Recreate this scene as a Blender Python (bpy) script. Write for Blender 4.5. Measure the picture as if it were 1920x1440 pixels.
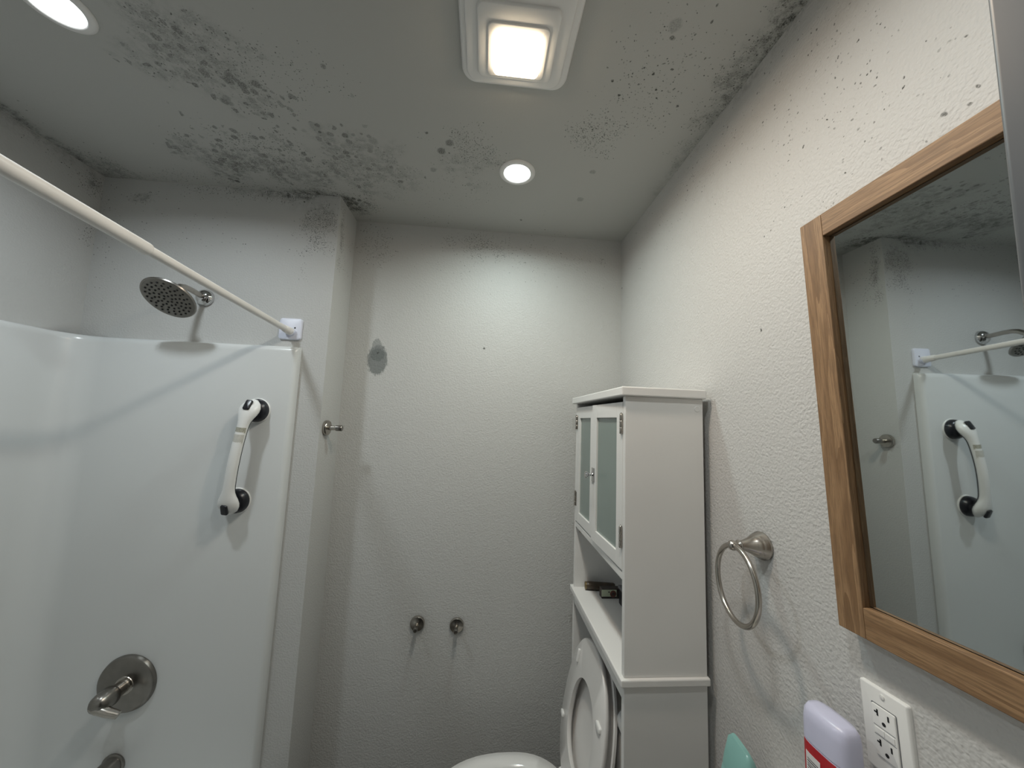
import bpy, bmesh, math, random
import numpy as np
from mathutils import Vector, Matrix
from mathutils import noise as mnoise
random.seed(7)
for o in list(bpy.data.objects): bpy.data.objects.remove(o)
C = bpy.context.scene.collection
S = bpy.context.scene

# ------------------------------------------------------------------ camera
CZ = 1.59
def cam_axes(yaw, pitch, roll):
    r = Vector((math.cos(yaw), math.sin(yaw), 0)); f = Vector((-math.sin(yaw), math.cos(yaw), 0)); u = Vector((0, 0, 1))
    f2 = math.cos(pitch) * f + math.sin(pitch) * u; u2 = -math.sin(pitch) * f + math.cos(pitch) * u
    r3 = math.cos(roll) * r + math.sin(roll) * u2; u3 = -math.sin(roll) * r + math.cos(roll) * u2
    return r3, u3, f2
cr, cu, cf = cam_axes(-0.0766120, 0.1036365, 0.0385312)
cam = bpy.data.cameras.new('camera'); camo = bpy.data.objects.new('camera', cam); C.objects.link(camo)
cam.sensor_fit = 'HORIZONTAL'; cam.sensor_width = 36.0; cam.lens = 664.574 / 1920 * 36.0; cam.clip_start = 0.01
camo.matrix_world = Matrix(((cr.x, cu.x, -cf.x, 0), (cr.y, cu.y, -cf.y, 0), (cr.z, cu.z, -cf.z, CZ), (0, 0, 0, 1)))
S.camera = camo

# ------------------------------------------------------------------ world, exposure, lamp strengths
w = bpy.data.worlds.new('world'); S.world = w; w.use_nodes = True
w.node_tree.nodes['Background'].inputs[0].default_value = (0.9, 0.95, 1.0, 1)
w.node_tree.nodes['Background'].inputs[1].default_value = 0.006
S.view_settings.view_transform = 'Standard'; S.view_settings.look = 'None'
S.view_settings.gamma = 1.0; S.view_settings.use_curve_mapping = False
S.view_settings.exposure = 0.09
S.cycles.max_bounces = 5; S.cycles.diffuse_bounces = 4; S.cycles.glossy_bounces = 3; S.cycles.transmission_bounces = 3
S.cycles.use_light_tree = False; S.cycles.caustics_reflective = False; S.cycles.caustics_refractive = False
FAN_W, FAN_COL = 4.3, (1.0, 0.84, 0.68)         # lamp powers in watts; the lamps themselves are built with their fittings below
CAN_BACK_W, CAN_BACK_COL = 2.85, (0.84, 1.0, 0.985)
CAN_TUB_W, CAN_TUB_COL = 4.1, (0.86, 0.95, 1.0)
CAN_DOOR_W, CAN_DOOR_COL = 3.2, (0.95, 1.0, 0.98)
CAN_SPREAD = math.radians(160)

# ------------------------------------------------------------------ room numbers (metres)
XR, YB, YS, XL, XE, ZC = 0.604, 1.533, 1.362, -1.453, -0.596, 2.44
YT = -0.16          # tub end wall
YF, XJ = 0.0895, 0.178  # inner face of the front wall, door jamb face

# ------------------------------------------------------------------ node helpers
class NT:
    def __init__(s, mat):
        mat.use_nodes = True; s.t = mat.node_tree; s.n = s.t.nodes; s.l = s.t.links
        s.n.clear(); s.out = s.n.new('ShaderNodeOutputMaterial'); s.b = s.n.new('ShaderNodeBsdfPrincipled')
        s.l.new(s.b.outputs[0], s.out.inputs[0])
    def put(s, sock, v):
        if isinstance(v, bpy.types.NodeSocket): s.l.new(v, sock)
        elif isinstance(v, (tuple, list)): sock.default_value = tuple(v) + ((1,) if len(v) == 3 and len(sock.default_value) == 4 else ())
        else: sock.default_value = v
    def math(s, op, a, b=0.0, clamp=False):
        m = s.n.new('ShaderNodeMath'); m.operation = op; m.use_clamp = clamp; s.put(m.inputs[0], a); s.put(m.inputs[1], b); return m.outputs[0]
    def vmath(s, op, a, b=None, scale=None):
        m = s.n.new('ShaderNodeVectorMath'); m.operation = op; s.put(m.inputs[0], a)
        if b is not None: s.put(m.inputs[1], b)
        if scale is not None: s.put(m.inputs['Scale'], scale)
        return m.outputs['Value'] if op in ('LENGTH', 'DISTANCE', 'DOT_PRODUCT') else m.outputs[0]
    def ramp(s, v, a, b, lo=0.0, hi=1.0, smooth=True):
        m = s.n.new('ShaderNodeMapRange'); m.interpolation_type = 'SMOOTHSTEP' if smooth else 'LINEAR'
        s.put(m.inputs[0], v); m.inputs[1].default_value = a; m.inputs[2].default_value = b; m.inputs[3].default_value = lo; m.inputs[4].default_value = hi
        return m.outputs[0]
    def mix(s, f, a, b):
        m = s.n.new('ShaderNodeMix'); m.data_type = 'RGBA'; s.put(m.inputs[0], f); s.put(m.inputs[6], a); s.put(m.inputs[7], b); return m.outputs[2]
    def noise(s, v, scale, detail=2.0, rough=0.5, out=0):
        m = s.n.new('ShaderNodeTexNoise'); s.put(m.inputs['Vector'], v); m.inputs['Scale'].default_value = scale
        m.inputs['Detail'].default_value = detail; m.inputs['Roughness'].default_value = rough; return m.outputs[out]
    def mapping(s, v, loc=(0, 0, 0), rot=(0, 0, 0), scale=(1, 1, 1), typ='TEXTURE'):
        m = s.n.new('ShaderNodeMapping'); m.vector_type = typ; s.put(m.inputs[0], v)
        m.inputs[1].default_value = loc; m.inputs[2].default_value = rot; m.inputs[3].default_value = scale; return m.outputs[0]
    def coord(s, what='Object'):
        return s.n.new('ShaderNodeTexCoord').outputs[what]
    def bump(s, h, strength, dist):
        m = s.n.new('ShaderNodeBump'); m.inputs['Strength'].default_value = strength; m.inputs['Distance'].default_value = dist
        s.put(m.inputs['Height'], h); s.l.new(m.outputs[0], s.b.inputs['Normal'])
    def set(s, **k):
        for n, v in k.items(): s.put(s.b.inputs[n.replace('_', ' ')], v)

MAT = {}
def plain(name, col, rough=0.5, metal=0.0, var=0.0, vscale=8.0, bump=None, **k):
    m = bpy.data.materials.new(name); t = NT(m); t.set(Roughness=rough, Metallic=metal, **k)
    if var:
        n = t.noise(t.coord(), vscale, 1.0)
        t.set(Base_Color=t.mix(t.ramp(n, 0.3, 0.7), [c * (1 - var) for c in col], [min(1, c * (1 + var)) for c in col]))
    else: t.set(Base_Color=col)
    if bump: t.bump(t.noise(t.coord(), bump[0], 0.0), bump[1], bump[2])
    MAT[name] = m; return m

MOLD = {}
def mold_wall(name, plane, base, clusters, dots=(), texture=(150.0, 0.35, 0.0022), patches=(), rough=0.55):
    """painted drywall with mould stains; clusters = (layer, u, v, ru, rv, angle, strength) in the wall's own metres,
    stored per vertex in the 'mold' attribute of the wall (see wall_box)"""
    MOLD[name] = (plane, clusters)
    m = bpy.data.materials.new(name); t = NT(m)
    P = t.coord()
    sep = t.n.new('ShaderNodeSeparateXYZ'); t.l.new(P, sep.inputs[0])
    com = t.n.new('ShaderNodeCombineXYZ')
    ax = {'x': 0, 'y': 1, 'z': 2}
    t.l.new(sep.outputs[ax[plane[0]]], com.inputs[0]); t.l.new(sep.outputs[ax[plane[1]]], com.inputs[1])
    uv = com.outputs[0]
    at = t.n.new('ShaderNodeAttribute'); at.attribute_name = 'mold'
    sp0 = t.n.new('ShaderNodeSeparateColor'); t.l.new(at.outputs['Color'], sp0.inputs[0])
    dens = {'spot': sp0.outputs[0], 'dot': sp0.outputs[1], 'speck': sp0.outputs[2], 'smudge': at.outputs['Alpha']}
    used = {c[0] for c in clusters}
    wv = t.vmath('SUBTRACT', t.noise(uv, 60.0, 1.0, out=1), (0.5, 0.5, 0.5))
    uvw = t.vmath('ADD', uv, t.vmath('SCALE', wv, scale=0.011))
    total = None
    def add(v):
        nonlocal total
        total = v if total is None else t.math('MAXIMUM', total, v)
    def cells(lay, scale, rmin, rmax, soft, dk):
        vo = t.n.new('ShaderNodeTexVoronoi'); vo.voronoi_dimensions = '2D'; t.put(vo.inputs['Vector'], uvw); vo.inputs['Scale'].default_value = scale
        sp = t.n.new('ShaderNodeSeparateColor'); t.l.new(vo.outputs['Color'], sp.inputs[0])
        pres = t.math('LESS_THAN', sp.outputs[0], dens[lay])
        rad = t.ramp(sp.outputs[1], 0, 1, rmin, rmax, False)
        b = t.ramp(t.math('SUBTRACT', rad, vo.outputs['Distance']), -soft, soft)
        dark = t.ramp(sp.outputs[2], 0, 1, dk * 0.3, dk, False)
        add(t.math('MULTIPLY', t.math('MULTIPLY', pres, b), dark))
    if 'spot' in used: cells('spot', 41.0, 0.12, 0.50, 0.09, 0.66)
    if 'dot' in used: cells('dot', 120.0, 0.08, 0.30, 0.06, 0.85)
    if 'speck' in used: cells('speck', 210.0, 0.10, 0.42, 0.08, 0.95)
    if 'smudge' in used:
        n = t.noise(uv, 42.0, 4.0, 0.7)
        add(t.math('MULTIPLY', t.ramp(n, 0.36, 0.66), dens['smudge']))
    for u, v, r, k in dots:
        d = t.vmath('DISTANCE', uvw, (u, v, 0)); add(t.ramp(d, r * 1.15, r * 0.6, 0.0, k))
    pm = None
    if patches: st = t.noise(t.mapping(uv, scale=(1, 4, 1)), 260.0, 1.0)
    for u, v, ru, rv, k in patches:
        q = t.mapping(uv, (u, v, 0), (0, 0, 0), (ru, rv, 1))
        d = t.math('ADD', t.vmath('LENGTH', q), t.math('MULTIPLY', t.math('SUBTRACT', st, 0.5), 0.5))
        r = t.ramp(d, 1.08, 0.86, 0.0, k); pm = r if pm is None else t.math('MAXIMUM', pm, r)
    col = base
    if pm is not None: col = t.mix(pm, col, (0.17, 0.185, 0.18))
    if total is not None: col = t.mix(t.math('MINIMUM', t.math('MULTIPLY', total, t.ramp(t.noise(uv, 320.0, 1.0), 0.30, 0.62, 0.45, 1.1)), 0.95), col, (0.035, 0.037, 0.030))
    t.set(Base_Color=col, Roughness=rough)
    t.b.inputs['Specular IOR Level'].default_value = 0.3
    t.bump(t.noise(P, texture[0], 1.0, 0.5), texture[1], texture[2])
    MAT[name] = m; return m

def wall_box(name, lo, hi, axis, sign, mat, step=0.016):
    """a wall slab whose room-facing side is a fine grid that carries the mould densities"""
    plane, clusters = MOLD[mat]; ix = {'x': 0, 'y': 1, 'z': 2}
    a, b = ix[plane[0]], ix[plane[1]]
    nu = max(2, int((hi[a] - lo[a]) / step)); nv = max(2, int((hi[b] - lo[b]) / step))
    us = np.linspace(lo[a], hi[a], nu + 1); vs = np.linspace(lo[b], hi[b], nv + 1)
    U, V = np.meshgrid(us, vs, indexing='ij'); U = U.ravel(); V = V.ravel()
    nz = np.array([mnoise.fractal(Vector((u * 15, v * 15, 3.7 * axis)), 0.8, 2.0, 3) for u, v in zip(U, V)]) * 0.55
    D = np.zeros((len(U), 4), 'f4'); li = {'spot': 0, 'dot': 1, 'speck': 2, 'smudge': 3}
    for lay, u, v, ru, rv, ang, st in clusters:
        c, s_ = math.cos(math.radians(ang)), math.sin(math.radians(ang)); du, dv = U - u, V - v
        d = np.hypot((du * c + dv * s_) / ru, (-du * s_ + dv * c) / rv) + nz
        k = np.clip((1.05 - d) / 0.8, 0, 1); k = k * k * (3 - 2 * k) * st
        D[:, li[lay]] = np.maximum(D[:, li[lay]], k)
    face = hi[axis] if sign > 0 else lo[axis]; back = lo[axis] if sign > 0 else hi[axis]
    co = np.zeros((len(U), 3)); co[:, a] = U; co[:, b] = V; co[:, axis] = face
    verts = [tuple(p) for p in co]; w1 = nv + 1
    faces = [(i * w1 + j, (i + 1) * w1 + j, (i + 1) * w1 + j + 1, i * w1 + j + 1) for i in range(nu) for j in range(nv)]
    n0 = len(verts)
    for u, v in ((us[0], vs[0]), (us[-1], vs[0]), (us[-1], vs[-1]), (us[0], vs[-1])):
        p = [0, 0, 0]; p[a], p[b], p[axis] = u, v, back; verts.append(tuple(p))
    cn = [0, nu * w1, nu * w1 + nv, nv]
    faces.append((n0 + 3, n0 + 2, n0 + 1, n0))
    for k in range(4): faces.append((cn[k], cn[(k + 1) % 4], n0 + (k + 1) % 4, n0 + k))
    me = bpy.data.meshes.new(name); me.from_pydata(verts, [], faces)
    at = me.color_attributes.new('mold', 'FLOAT_COLOR', 'POINT')
    full = np.zeros((len(verts), 4), 'f4'); full[:len(U)] = D; at.data.foreach_set('color', full.ravel())
    bm = bmesh.new(); bm.from_mesh(me); bmesh.ops.recalc_face_normals(bm, faces=bm.faces); bm.to_mesh(me); bm.free()
    me.materials.append(MAT[mat]); o = bpy.data.objects.new(name, me); C.objects.link(o); o['kind'] = 'structure'; return o

def wood(name, axis):
    m = bpy.data.materials.new(name); t = NT(m); P = t.coord()
    sc = {'y': (3.2, 0.16, 3.2), 'z': (3.2, 3.2, 0.16)}[axis]
    stretch = t.mapping(P, scale=sc, typ='POINT')
    warp = t.vmath('ADD', stretch, t.vmath('SCALE', t.noise(stretch, 5.0, 2.0, out=1), scale=0.22))
    rings = t.noise(warp, 9.0, 3.0, 0.6)
    band = t.math('FRACT', t.math('MULTIPLY', rings, 7.0))
    fine = t.noise(t.mapping(P, scale=[c * 2.2 for c in sc], typ='POINT'), 60.0, 3.0, 0.7)
    c1 = t.mix(t.ramp(band, 0.0, 1.0), (0.34, 0.205, 0.105), (0.215, 0.12, 0.056))
    c2 = t.mix(t.ramp(fine, 0.42, 0.62, 0.0, 0.6), c1, (0.15, 0.085, 0.042))
    t.set(Base_Color=c2, Roughness=0.55); t.bump(fine, 0.15, 0.0008); MAT[name] = m

# ------------------------------------------------------------------ mesh helpers
def mk(name, bm, mat, parent=None, smooth=False, local=False):
    bmesh.ops.recalc_face_normals(bm, faces=bm.faces)
    if parent is not None and not local:
        off = Vector(parent.location); pp = parent.parent
        while pp is not None: off += Vector(pp.location); pp = pp.parent
        for v in bm.verts: v.co -= off
    me = bpy.data.meshes.new(name); bm.to_mesh(me); bm.free()
    if smooth:
        for p in me.polygons: p.use_smooth = True
        me.set_sharp_from_angle(angle=math.radians(smooth if smooth is not True else 40))
    me.materials.append(MAT[mat] if isinstance(mat, str) else mat)
    o = bpy.data.objects.new(name, me); C.objects.link(o); o.parent = parent
    return o
def tag(o, label, cat, group=None):
    o['label'] = label; o['category'] = cat
    if group: o['group'] = group
    return o
def thing(name, label, cat, loc, group=None, rot=(0, 0, 0)):
    o = bpy.data.objects.new(name, None); o.empty_display_size = 0.05; C.objects.link(o); o.location = loc; o.rotation_euler = rot
    return tag(o, label, cat, group)
def struct(o): o['kind'] = 'structure'; return o
def B(): return bmesh.new()
def box(bm, lo, hi, bev=0.0, seg=2):
    vs = [bm.verts.new((x, y, z)) for x in (lo[0], hi[0]) for y in (lo[1], hi[1]) for z in (lo[2], hi[2])]
    fs = [bm.faces.new([vs[i] for i in f]) for f in ((0, 1, 3, 2), (4, 6, 7, 5), (0, 4, 5, 1), (2, 3, 7, 6), (0, 2, 6, 4), (1, 5, 7, 3))]
    if bev:
        es = list({e for f in fs for e in f.edges})
        bmesh.ops.bevel(bm, geom=es, offset=bev, segments=seg, profile=0.5, affect='EDGES')
    return bm
def frame_of(d):
    d = Vector(d).normalized(); a = Vector((0, 0, 1)) if abs(d.z) < 0.9 else Vector((1, 0, 0))
    x = d.cross(a).normalized(); y = d.cross(x).normalized(); return x, y, d
def lathe(bm, prof, org, axis, n=32, cap=True):
    """profile = (radius, distance along the axis)"""
    x, y, d = frame_of(axis); org = Vector(org); rings = []
    for r, h in prof:
        if r < 1e-6: rings.append([bm.verts.new(org + d * h)])
        else: rings.append([bm.verts.new(org + d * h + (x * math.cos(2 * math.pi * i / n) + y * math.sin(2 * math.pi * i / n)) * r) for i in range(n)])
    for a, b in zip(rings, rings[1:]):
        for i in range(n):
            j = (i + 1) % n
            if len(a) == 1 and len(b) == 1: continue
            if len(a) == 1: bm.faces.new((a[0], b[i], b[j]))
            elif len(b) == 1: bm.faces.new((a[i], a[j], b[0]))
            else: bm.faces.new((a[i], a[j], b[j], b[i]))
    if cap:
        for r in (rings[0], rings[-1]):
            if len(r) > 1: bm.faces.new(r)
    return bm
def sweep(bm, pts, rad, n=16, closed=False, cap=True, up=None):
    """tube along points; rad = number or list of numbers or (ra, rb) pairs (across, along the up vector)"""
    pts = [Vector(p) for p in pts]; N = len(pts); rings = []
    last = None
    for i, p in enumerate(pts):
        if closed: t = pts[(i + 1) % N] - pts[i - 1]
        else: t = pts[min(i + 1, N - 1)] - pts[max(i - 1, 0)]
        t.normalize()
        if up is not None: ref = Vector(up)
        elif last is None: ref = Vector((0, 0, 1)) if abs(t.z) < 0.9 else Vector((1, 0, 0))
        else: ref = last
        y = (ref - t * ref.dot(t)).normalized(); x = y.cross(t); last = y
        r = rad[i] if isinstance(rad, list) else rad
        ra, rb = r if isinstance(r, tuple) else (r, r)
        rings.append([bm.verts.new(p + x * math.cos(2 * math.pi * k / n) * ra + y * math.sin(2 * math.pi * k / n) * rb) for k in range(n)])
    for i in range(N if closed else N - 1):
        a, b = rings[i], rings[(i + 1) % N]
        for k in range(n): bm.faces.new((a[k], a[(k + 1) % n], b[(k + 1) % n], b[k]))
    if cap and not closed: bm.faces.new(rings[0]); bm.faces.new(rings[-1])
    return bm
def rrect(w, h, r, n=6):
    out = []
    for cx, cy, a0 in ((w / 2 - r, h / 2 - r, 0), (-w / 2 + r, h / 2 - r, 90), (-w / 2 + r, -h / 2 + r, 180), (w / 2 - r, -h / 2 + r, 270)):
        for i in range(n + 1):
            a = math.radians(a0 + 90 * i / n); out.append((cx + r * math.cos(a), cy + r * math.sin(a)))
    return out
def loft(bm, loops, cap0=True, cap1=True):
    rs = [[bm.verts.new(p) for p in l] for l in loops]; n = len(rs[0])
    for a, b in zip(rs, rs[1:]):
        for k in range(n): bm.faces.new((a[k], a[(k + 1) % n], b[(k + 1) % n], b[k]))
    if cap0: bm.faces.new(rs[0])
    if cap1: bm.faces.new(rs[-1])
    return bm
def plate(bm, org, ux, uy, un, w, h, r, t, soft=0.0, n=6):
    """rounded plate lying on org, growing along un, edges softened"""
    org, ux, uy, un = Vector(org), Vector(ux), Vector(uy), Vector(un)
    L = []
    for ins, z in ((0, 0), (0, t - soft), (soft * 0.35, t - soft * 0.3), (soft, t)) if soft else ((0, 0), (0, t)):
        L.append([org + ux * a + uy * b + un * z for a, b in rrect(w - 2 * ins, h - 2 * ins, max(r - ins, 0.0004), n)])
    return loft(bm, L)

# ------------------------------------------------------------------ materials
WALLC = (0.55, 0.55, 0.535)
ceil_clusters = [
    ('smudge', -0.73, 0.84, 0.18, 0.18, 0, 0.42), ('spot', -0.71, 0.88, 0.20, 0.17, 0, 0.9), ('speck', -0.62, 0.86, 0.22, 0.16, 0, 0.22), ('dot', -0.70, 0.86, 0.2, 0.17, 0, 0.4),
    ('spot', -0.79, 1.17, 0.26, 0.18, 0, 1.0), ('dot', -0.79, 1.19, 0.26, 0.17, 0, 0.6), ('smudge', -0.92, 1.22, 0.15, 0.09, 0, 0.8), ('smudge', -0.70, 1.25, 0.22, 0.09, 0, 0.6),
    ('smudge', -0.47, 1.18, 0.19, 0.20, 0, 0.42), ('spot', -0.50, 1.12, 0.20, 0.20, 0, 0.5), ('speck', -0.75, 1.20, 0.28, 0.2, 0, 0.3), ('speck', -0.46, 1.22, 0.2, 0.16, 0, 0.3),
    ('speck', -0.07, 1.06, 0.10, 0.11, 0, 0.75), ('dot', -0.10, 1.10, 0.13, 0.15, 0, 0.4), ('smudge', -0.10, 1.12, 0.12, 0.12, 0, 0.25),
    ('speck', 0.29, 0.95, 0.10, 0.09, 0, 0.7), ('dot', 0.29, 0.95, 0.10, 0.10, 0, 0.2), ('speck', 0.40, 0.78, 0.18, 0.20, 0, 0.18), ('dot', 0.40, 0.76, 0.2, 0.22, 0, 0.06),
    ('smudge', 0.60, 0.68, 0.080, 0.24, 0, 0.8), ('smudge', 0.60, 0.62, 0.040, 0.40, 0, 0.9), ('speck', 0.58, 0.74, 0.07, 0.34, 0, 0.6), ('smudge', 0.60, 1.0, 0.04, 0.25, 0, 0.35),
    ('speck', -0.55, 1.39, 0.10, 0.09, 0, 1.0), ('smudge', -0.575, 1.40, 0.065, 0.08, 0, 1.0), ('dot', -0.53, 1.40, 0.10, 0.09, 0, 0.9), ('spot', -0.56, 1.39, 0.07, 0.06, 0, 0.9),
    ('speck', -0.76, 1.350, 0.26, 0.030, 0, 0.95), ('smudge', -0.72, 1.355, 0.22, 0.022, 0, 1.0), ('dot', -0.74, 1.345, 0.25, 0.035, 0, 0.6),
    ('speck', -1.40, 1.30, 0.12, 0.12, 0, 0.6), ('smudge', -1.41, 1.33, 0.12, 0.10, 0, 0.5), ('smudge', -1.45, 1.05, 0.04, 0.36, 0, 0.8), ('dot', -1.40, 1.2, 0.08, 0.2, 0, 0.15),
    ('speck', -1.1, 1.33, 0.24, 0.06, 0, 0.35), ('dot', 0.0, 1.50, 0.5, 0.04, 0, 0.15), ('speck', -0.2, 1.25, 0.35, 0.2, 0, 0.07),
]
ceil_dots = [(-0.578, 1.372, 0.012, 0.95), (-0.552, 1.368, 0.010, 0.9), (-0.532, 1.376, 0.009, 0.9), (-0.575, 1.40, 0.010, 0.95), (-0.556, 1.405, 0.008, 0.9), (-0.515, 1.385, 0.006, 0.9), (-0.548, 1.425, 0.008, 0.9), (-0.53, 1.445, 0.006, 0.85), (-0.563, 1.385, 0.010, 0.9),
             (-0.144, 1.032, 0.014, 0.6), (-0.173, 1.068, 0.015, 0.65), (0.368, 0.644, 0.015, 0.28), (0.376, 0.668, 0.007, 0.7),
             (0.343, 0.739, 0.0035, 0.95), (0.373, 0.752, 0.004, 0.95), (0.412, 0.734, 0.0035, 0.95), (0.397, 0.788, 0.0035, 0.9), (0.411, 0.812, 0.0035, 0.9),
             (0.476, 0.827, 0.004, 0.9), (0.282, 0.776, 0.004, 0.9), (0.312, 0.816, 0.004, 0.9), (0.440, 0.628, 0.0035, 0.8), (0.431, 0.600, 0.0035, 0.8), (0.474, 0.702, 0.0035, 0.7),
             (-0.434, 0.826, 0.008, 0.5), (-0.382, 1.055, 0.016, 0.3), (-0.40, 1.08, 0.014, 0.3), (-0.212, 1.159, 0.012, 0.35), (-0.091, 1.22, 0.012, 0.25),
             (-0.956, 1.32, 0.009, 0.95), (-0.535, 1.039, 0.006, 0.9), (-0.54, 1.02, 0.02, 0.3), (-0.70, 0.892, 0.014, 0.6), (-0.671, 0.903, 0.013, 0.65), (-0.633, 0.895, 0.013, 0.6), (-0.755, 0.96, 0.013, 0.6), (-0.688, 0.878, 0.013, 0.6),
             (-0.21, 1.0, 0.006, 0.7), (0.12, 1.42, 0.006, 0.8), (0.33, 1.10, 0.011, 0.35), (0.33, 1.25, 0.014, 0.35)]
mold_wall('ceiling_paint', 'xy', (0.47, 0.47, 0.445), ceil_clusters, ceil_dots, texture=(230.0, 0.14, 0.0014))
mold_wall('wall_back_paint', 'xz', WALLC, [
    ('speck', -0.06, 2.37, 0.18, 0.08, 0, 0.6), ('speck', 0.15, 2.33, 0.30, 0.09, 0, 0.12), ('dot', -0.02, 2.385, 0.14, 0.04, 0, 0.55),
    ('speck', -0.50, 2.33, 0.10, 0.10, 0, 0.4), ('speck', 0.51, 2.34, 0.03, 0.03, 0, 0.8), ('speck', 0.0, 2.3, 0.6, 0.2, 0, 0.02)],
    [(-0.012, 1.901, 0.005, 0.9), (-0.461, 1.858, 0.004, 0.85)], patches=[(-0.461, 1.828, 0.042, 0.068, 0.85), (-0.468, 1.885, 0.020, 0.034, 0.55), (-0.462, 1.848, 0.032, 0.030, 1.0)],
    texture=(170.0, 0.55, 0.003))
mold_wall('wall_right_paint', 'yz', (0.57, 0.56, 0.545), [
    ('speck', 0.52, 2.22, 0.22, 0.24, 0, 0.085), ('dot', 0.45, 2.12, 0.22, 0.2, 0, 0.012), ('speck', 0.8, 2.35, 0.5, 0.12, 0, 0.06), ('smudge', 0.62, 2.435, 0.3, 0.02, 0, 0.5),
    ('speck', 1.1, 2.3, 0.4, 0.2, 0, 0.03)],
    [(0.723, 1.81, 0.004, 0.95), (0.359, 2.034, 0.0030, 0.75), (0.368, 2.018, 0.0030, 0.75), (0.394, 2.026, 0.0034, 0.75), (0.697, 2.289, 0.003, 0.8), (1.524, 2.211, 0.005, 0.8), (0.50, 2.10, 0.003, 0.6), (0.47, 2.04, 0.003, 0.6)],
    texture=(180.0, 0.62, 0.003))
mold_wall('wall_shower_paint', 'xz', WALLC, [
    ('speck', -0.67, 2.30, 0.10, 0.16, 0, 1.0), ('dot', -0.66, 2.33, 0.10, 0.14, 0, 1.0), ('smudge', -0.68, 2.38, 0.10, 0.08, 0, 0.35), ('smudge', -0.75, 2.435, 0.22, 0.03, 0, 0.9), ('dot', -0.8, 2.425, 0.25, 0.03, 0, 0.6),
    ('speck', -0.95, 2.42, 0.3, 0.04, 0, 0.4), ('speck', -1.32, 2.37, 0.07, 0.04, 0, 1.0), ('smudge', -1.32, 2.37, 0.045, 0.024, 0, 1.0), ('speck', -1.1, 2.3, 0.35, 0.15, 0, 0.03),
    ('speck', -1.42, 2.25, 0.05, 0.25, 0, 0.12)], texture=(180.0, 0.42, 0.0026))
mold_wall('wall_bump_paint', 'yz', WALLC, [
    ('speck', 1.395, 2.29, 0.030, 0.17, 0, 1.0), ('smudge', 1.393, 2.28, 0.014, 0.08, 0, 1.0), ('dot', 1.40, 2.28, 0.025, 0.15, 0, 0.7), ('speck', 1.45, 2.25, 0.08, 0.12, 0, 0.12)], texture=(180.0, 0.42, 0.0026))
mold_wall('wall_left_paint', 'yz', WALLC, [
    ('speck', 1.335, 2.39, 0.06, 0.05, 0, 0.9), ('smudge', 1.335, 2.393, 0.028, 0.022, 0, 1.0), ('speck', 1.335, 2.2, 0.03, 0.06, 0, 0.55), ('speck', 1.25, 2.40, 0.2, 0.04, 0, 0.15), ('smudge', 1.15, 2.43, 0.3, 0.03, 0, 0.35)],
    texture=(180.0, 0.42, 0.0026))
plain('wall_plain_paint', WALLC, 0.6, var=0.03)
plain('floor_vinyl', (0.07, 0.06, 0.05), 0.5, var=0.15, vscale=5)
plain('jamb_paint', (0.115, 0.122, 0.132), 0.42, var=0.10, vscale=4, bump=(6.0, 0.2, 0.01))
plain('acrylic', (0.68, 0.695, 0.69), 0.22, var=0.012, vscale=2, Specular_IOR_Level=0.5)
plain('white_paint', (0.76, 0.75, 0.73), 0.42, var=0.015, vscale=6, bump=(260.0, 0.05, 0.0005))
plain('white_plastic', (0.80, 0.79, 0.77), 0.35, var=0.01)
plain('cool_plastic', (0.72, 0.74, 0.84), 0.35, var=0.01)
plain('porcelain', (0.80, 0.79, 0.77), 0.12, var=0.01)
plain('seat_plastic', (0.72, 0.70, 0.68), 0.25, var=0.015)
plain('grab_white', (0.82, 0.82, 0.80), 0.3, var=0.01)
plain('rod_white', (0.78, 0.76, 0.73), 0.35, var=0.02, vscale=20)
plain('black_rubber', (0.012, 0.013, 0.018), 0.28, var=0.2)
plain('nickel', (0.46, 0.43, 0.39), 0.24, 1.0, var=0.05, vscale=40)
plain('chrome', (0.62, 0.62, 0.62), 0.08, 1.0, var=0.02)
plain('dark_nickel', (0.26, 0.245, 0.225), 0.30, 1.0, var=0.06, vscale=30)
plain('head_face', (0.20, 0.19, 0.17), 0.42, 0.6, var=0.05, vscale=40)
plain('nozzle', (0.006, 0.006, 0.006), 0.5, var=0.1)
plain('slot_black', (0.004, 0.004, 0.004), 0.6, var=0.1)
plain('tape', (0.60, 0.59, 0.54), 0.55, var=0.05, vscale=80)
plain('tape_dark', (0.42, 0.41, 0.34), 0.5, var=0.2, vscale=300)
plain('caulk', (0.58, 0.56, 0.53), 0.6, var=0.2, vscale=20)
plain('frosted_glass', (0.27, 0.33, 0.305), 0.22, var=0.05, vscale=4, Specular_IOR_Level=0.6, Transmission_Weight=0.15)
plain('mirror_silver', (0.66, 0.70, 0.70), 0.015, 1.0, var=0.004)
plain('frame_dark', (0.02, 0.016, 0.012), 0.7, var=0.1)
plain('lavender', (0.60, 0.60, 0.76), 0.3, var=0.02)
plain('label_red', (0.45, 0.012, 0.02), 0.4, var=0.08, vscale=60)
plain('label_white', (0.75, 0.72, 0.72), 0.45, var=0.03)
plain('ink', (0.02, 0.012, 0.014), 0.5, var=0.1)
plain('teal_plastic', (0.21, 0.41, 0.38), 0.28, var=0.04)
plain('amber_brown', (0.06, 0.045, 0.03), 0.3, var=0.2, vscale=60)
plain('brass_cap', (0.25, 0.19, 0.10), 0.35, 0.8, var=0.05)
plain('carton_green', (0.56, 0.62, 0.46), 0.55, var=0.05, vscale=40)
plain('carton_dark', (0.05, 0.04, 0.035), 0.5, var=0.3, vscale=90)
plain('carton_brown', (0.16, 0.06, 0.045), 0.5, var=0.2, vscale=90)
plain('box_black', (0.010, 0.011, 0.016), 0.35, var=0.1)
plain('box_grey', (0.16, 0.165, 0.175), 0.4, var=0.05)
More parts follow.
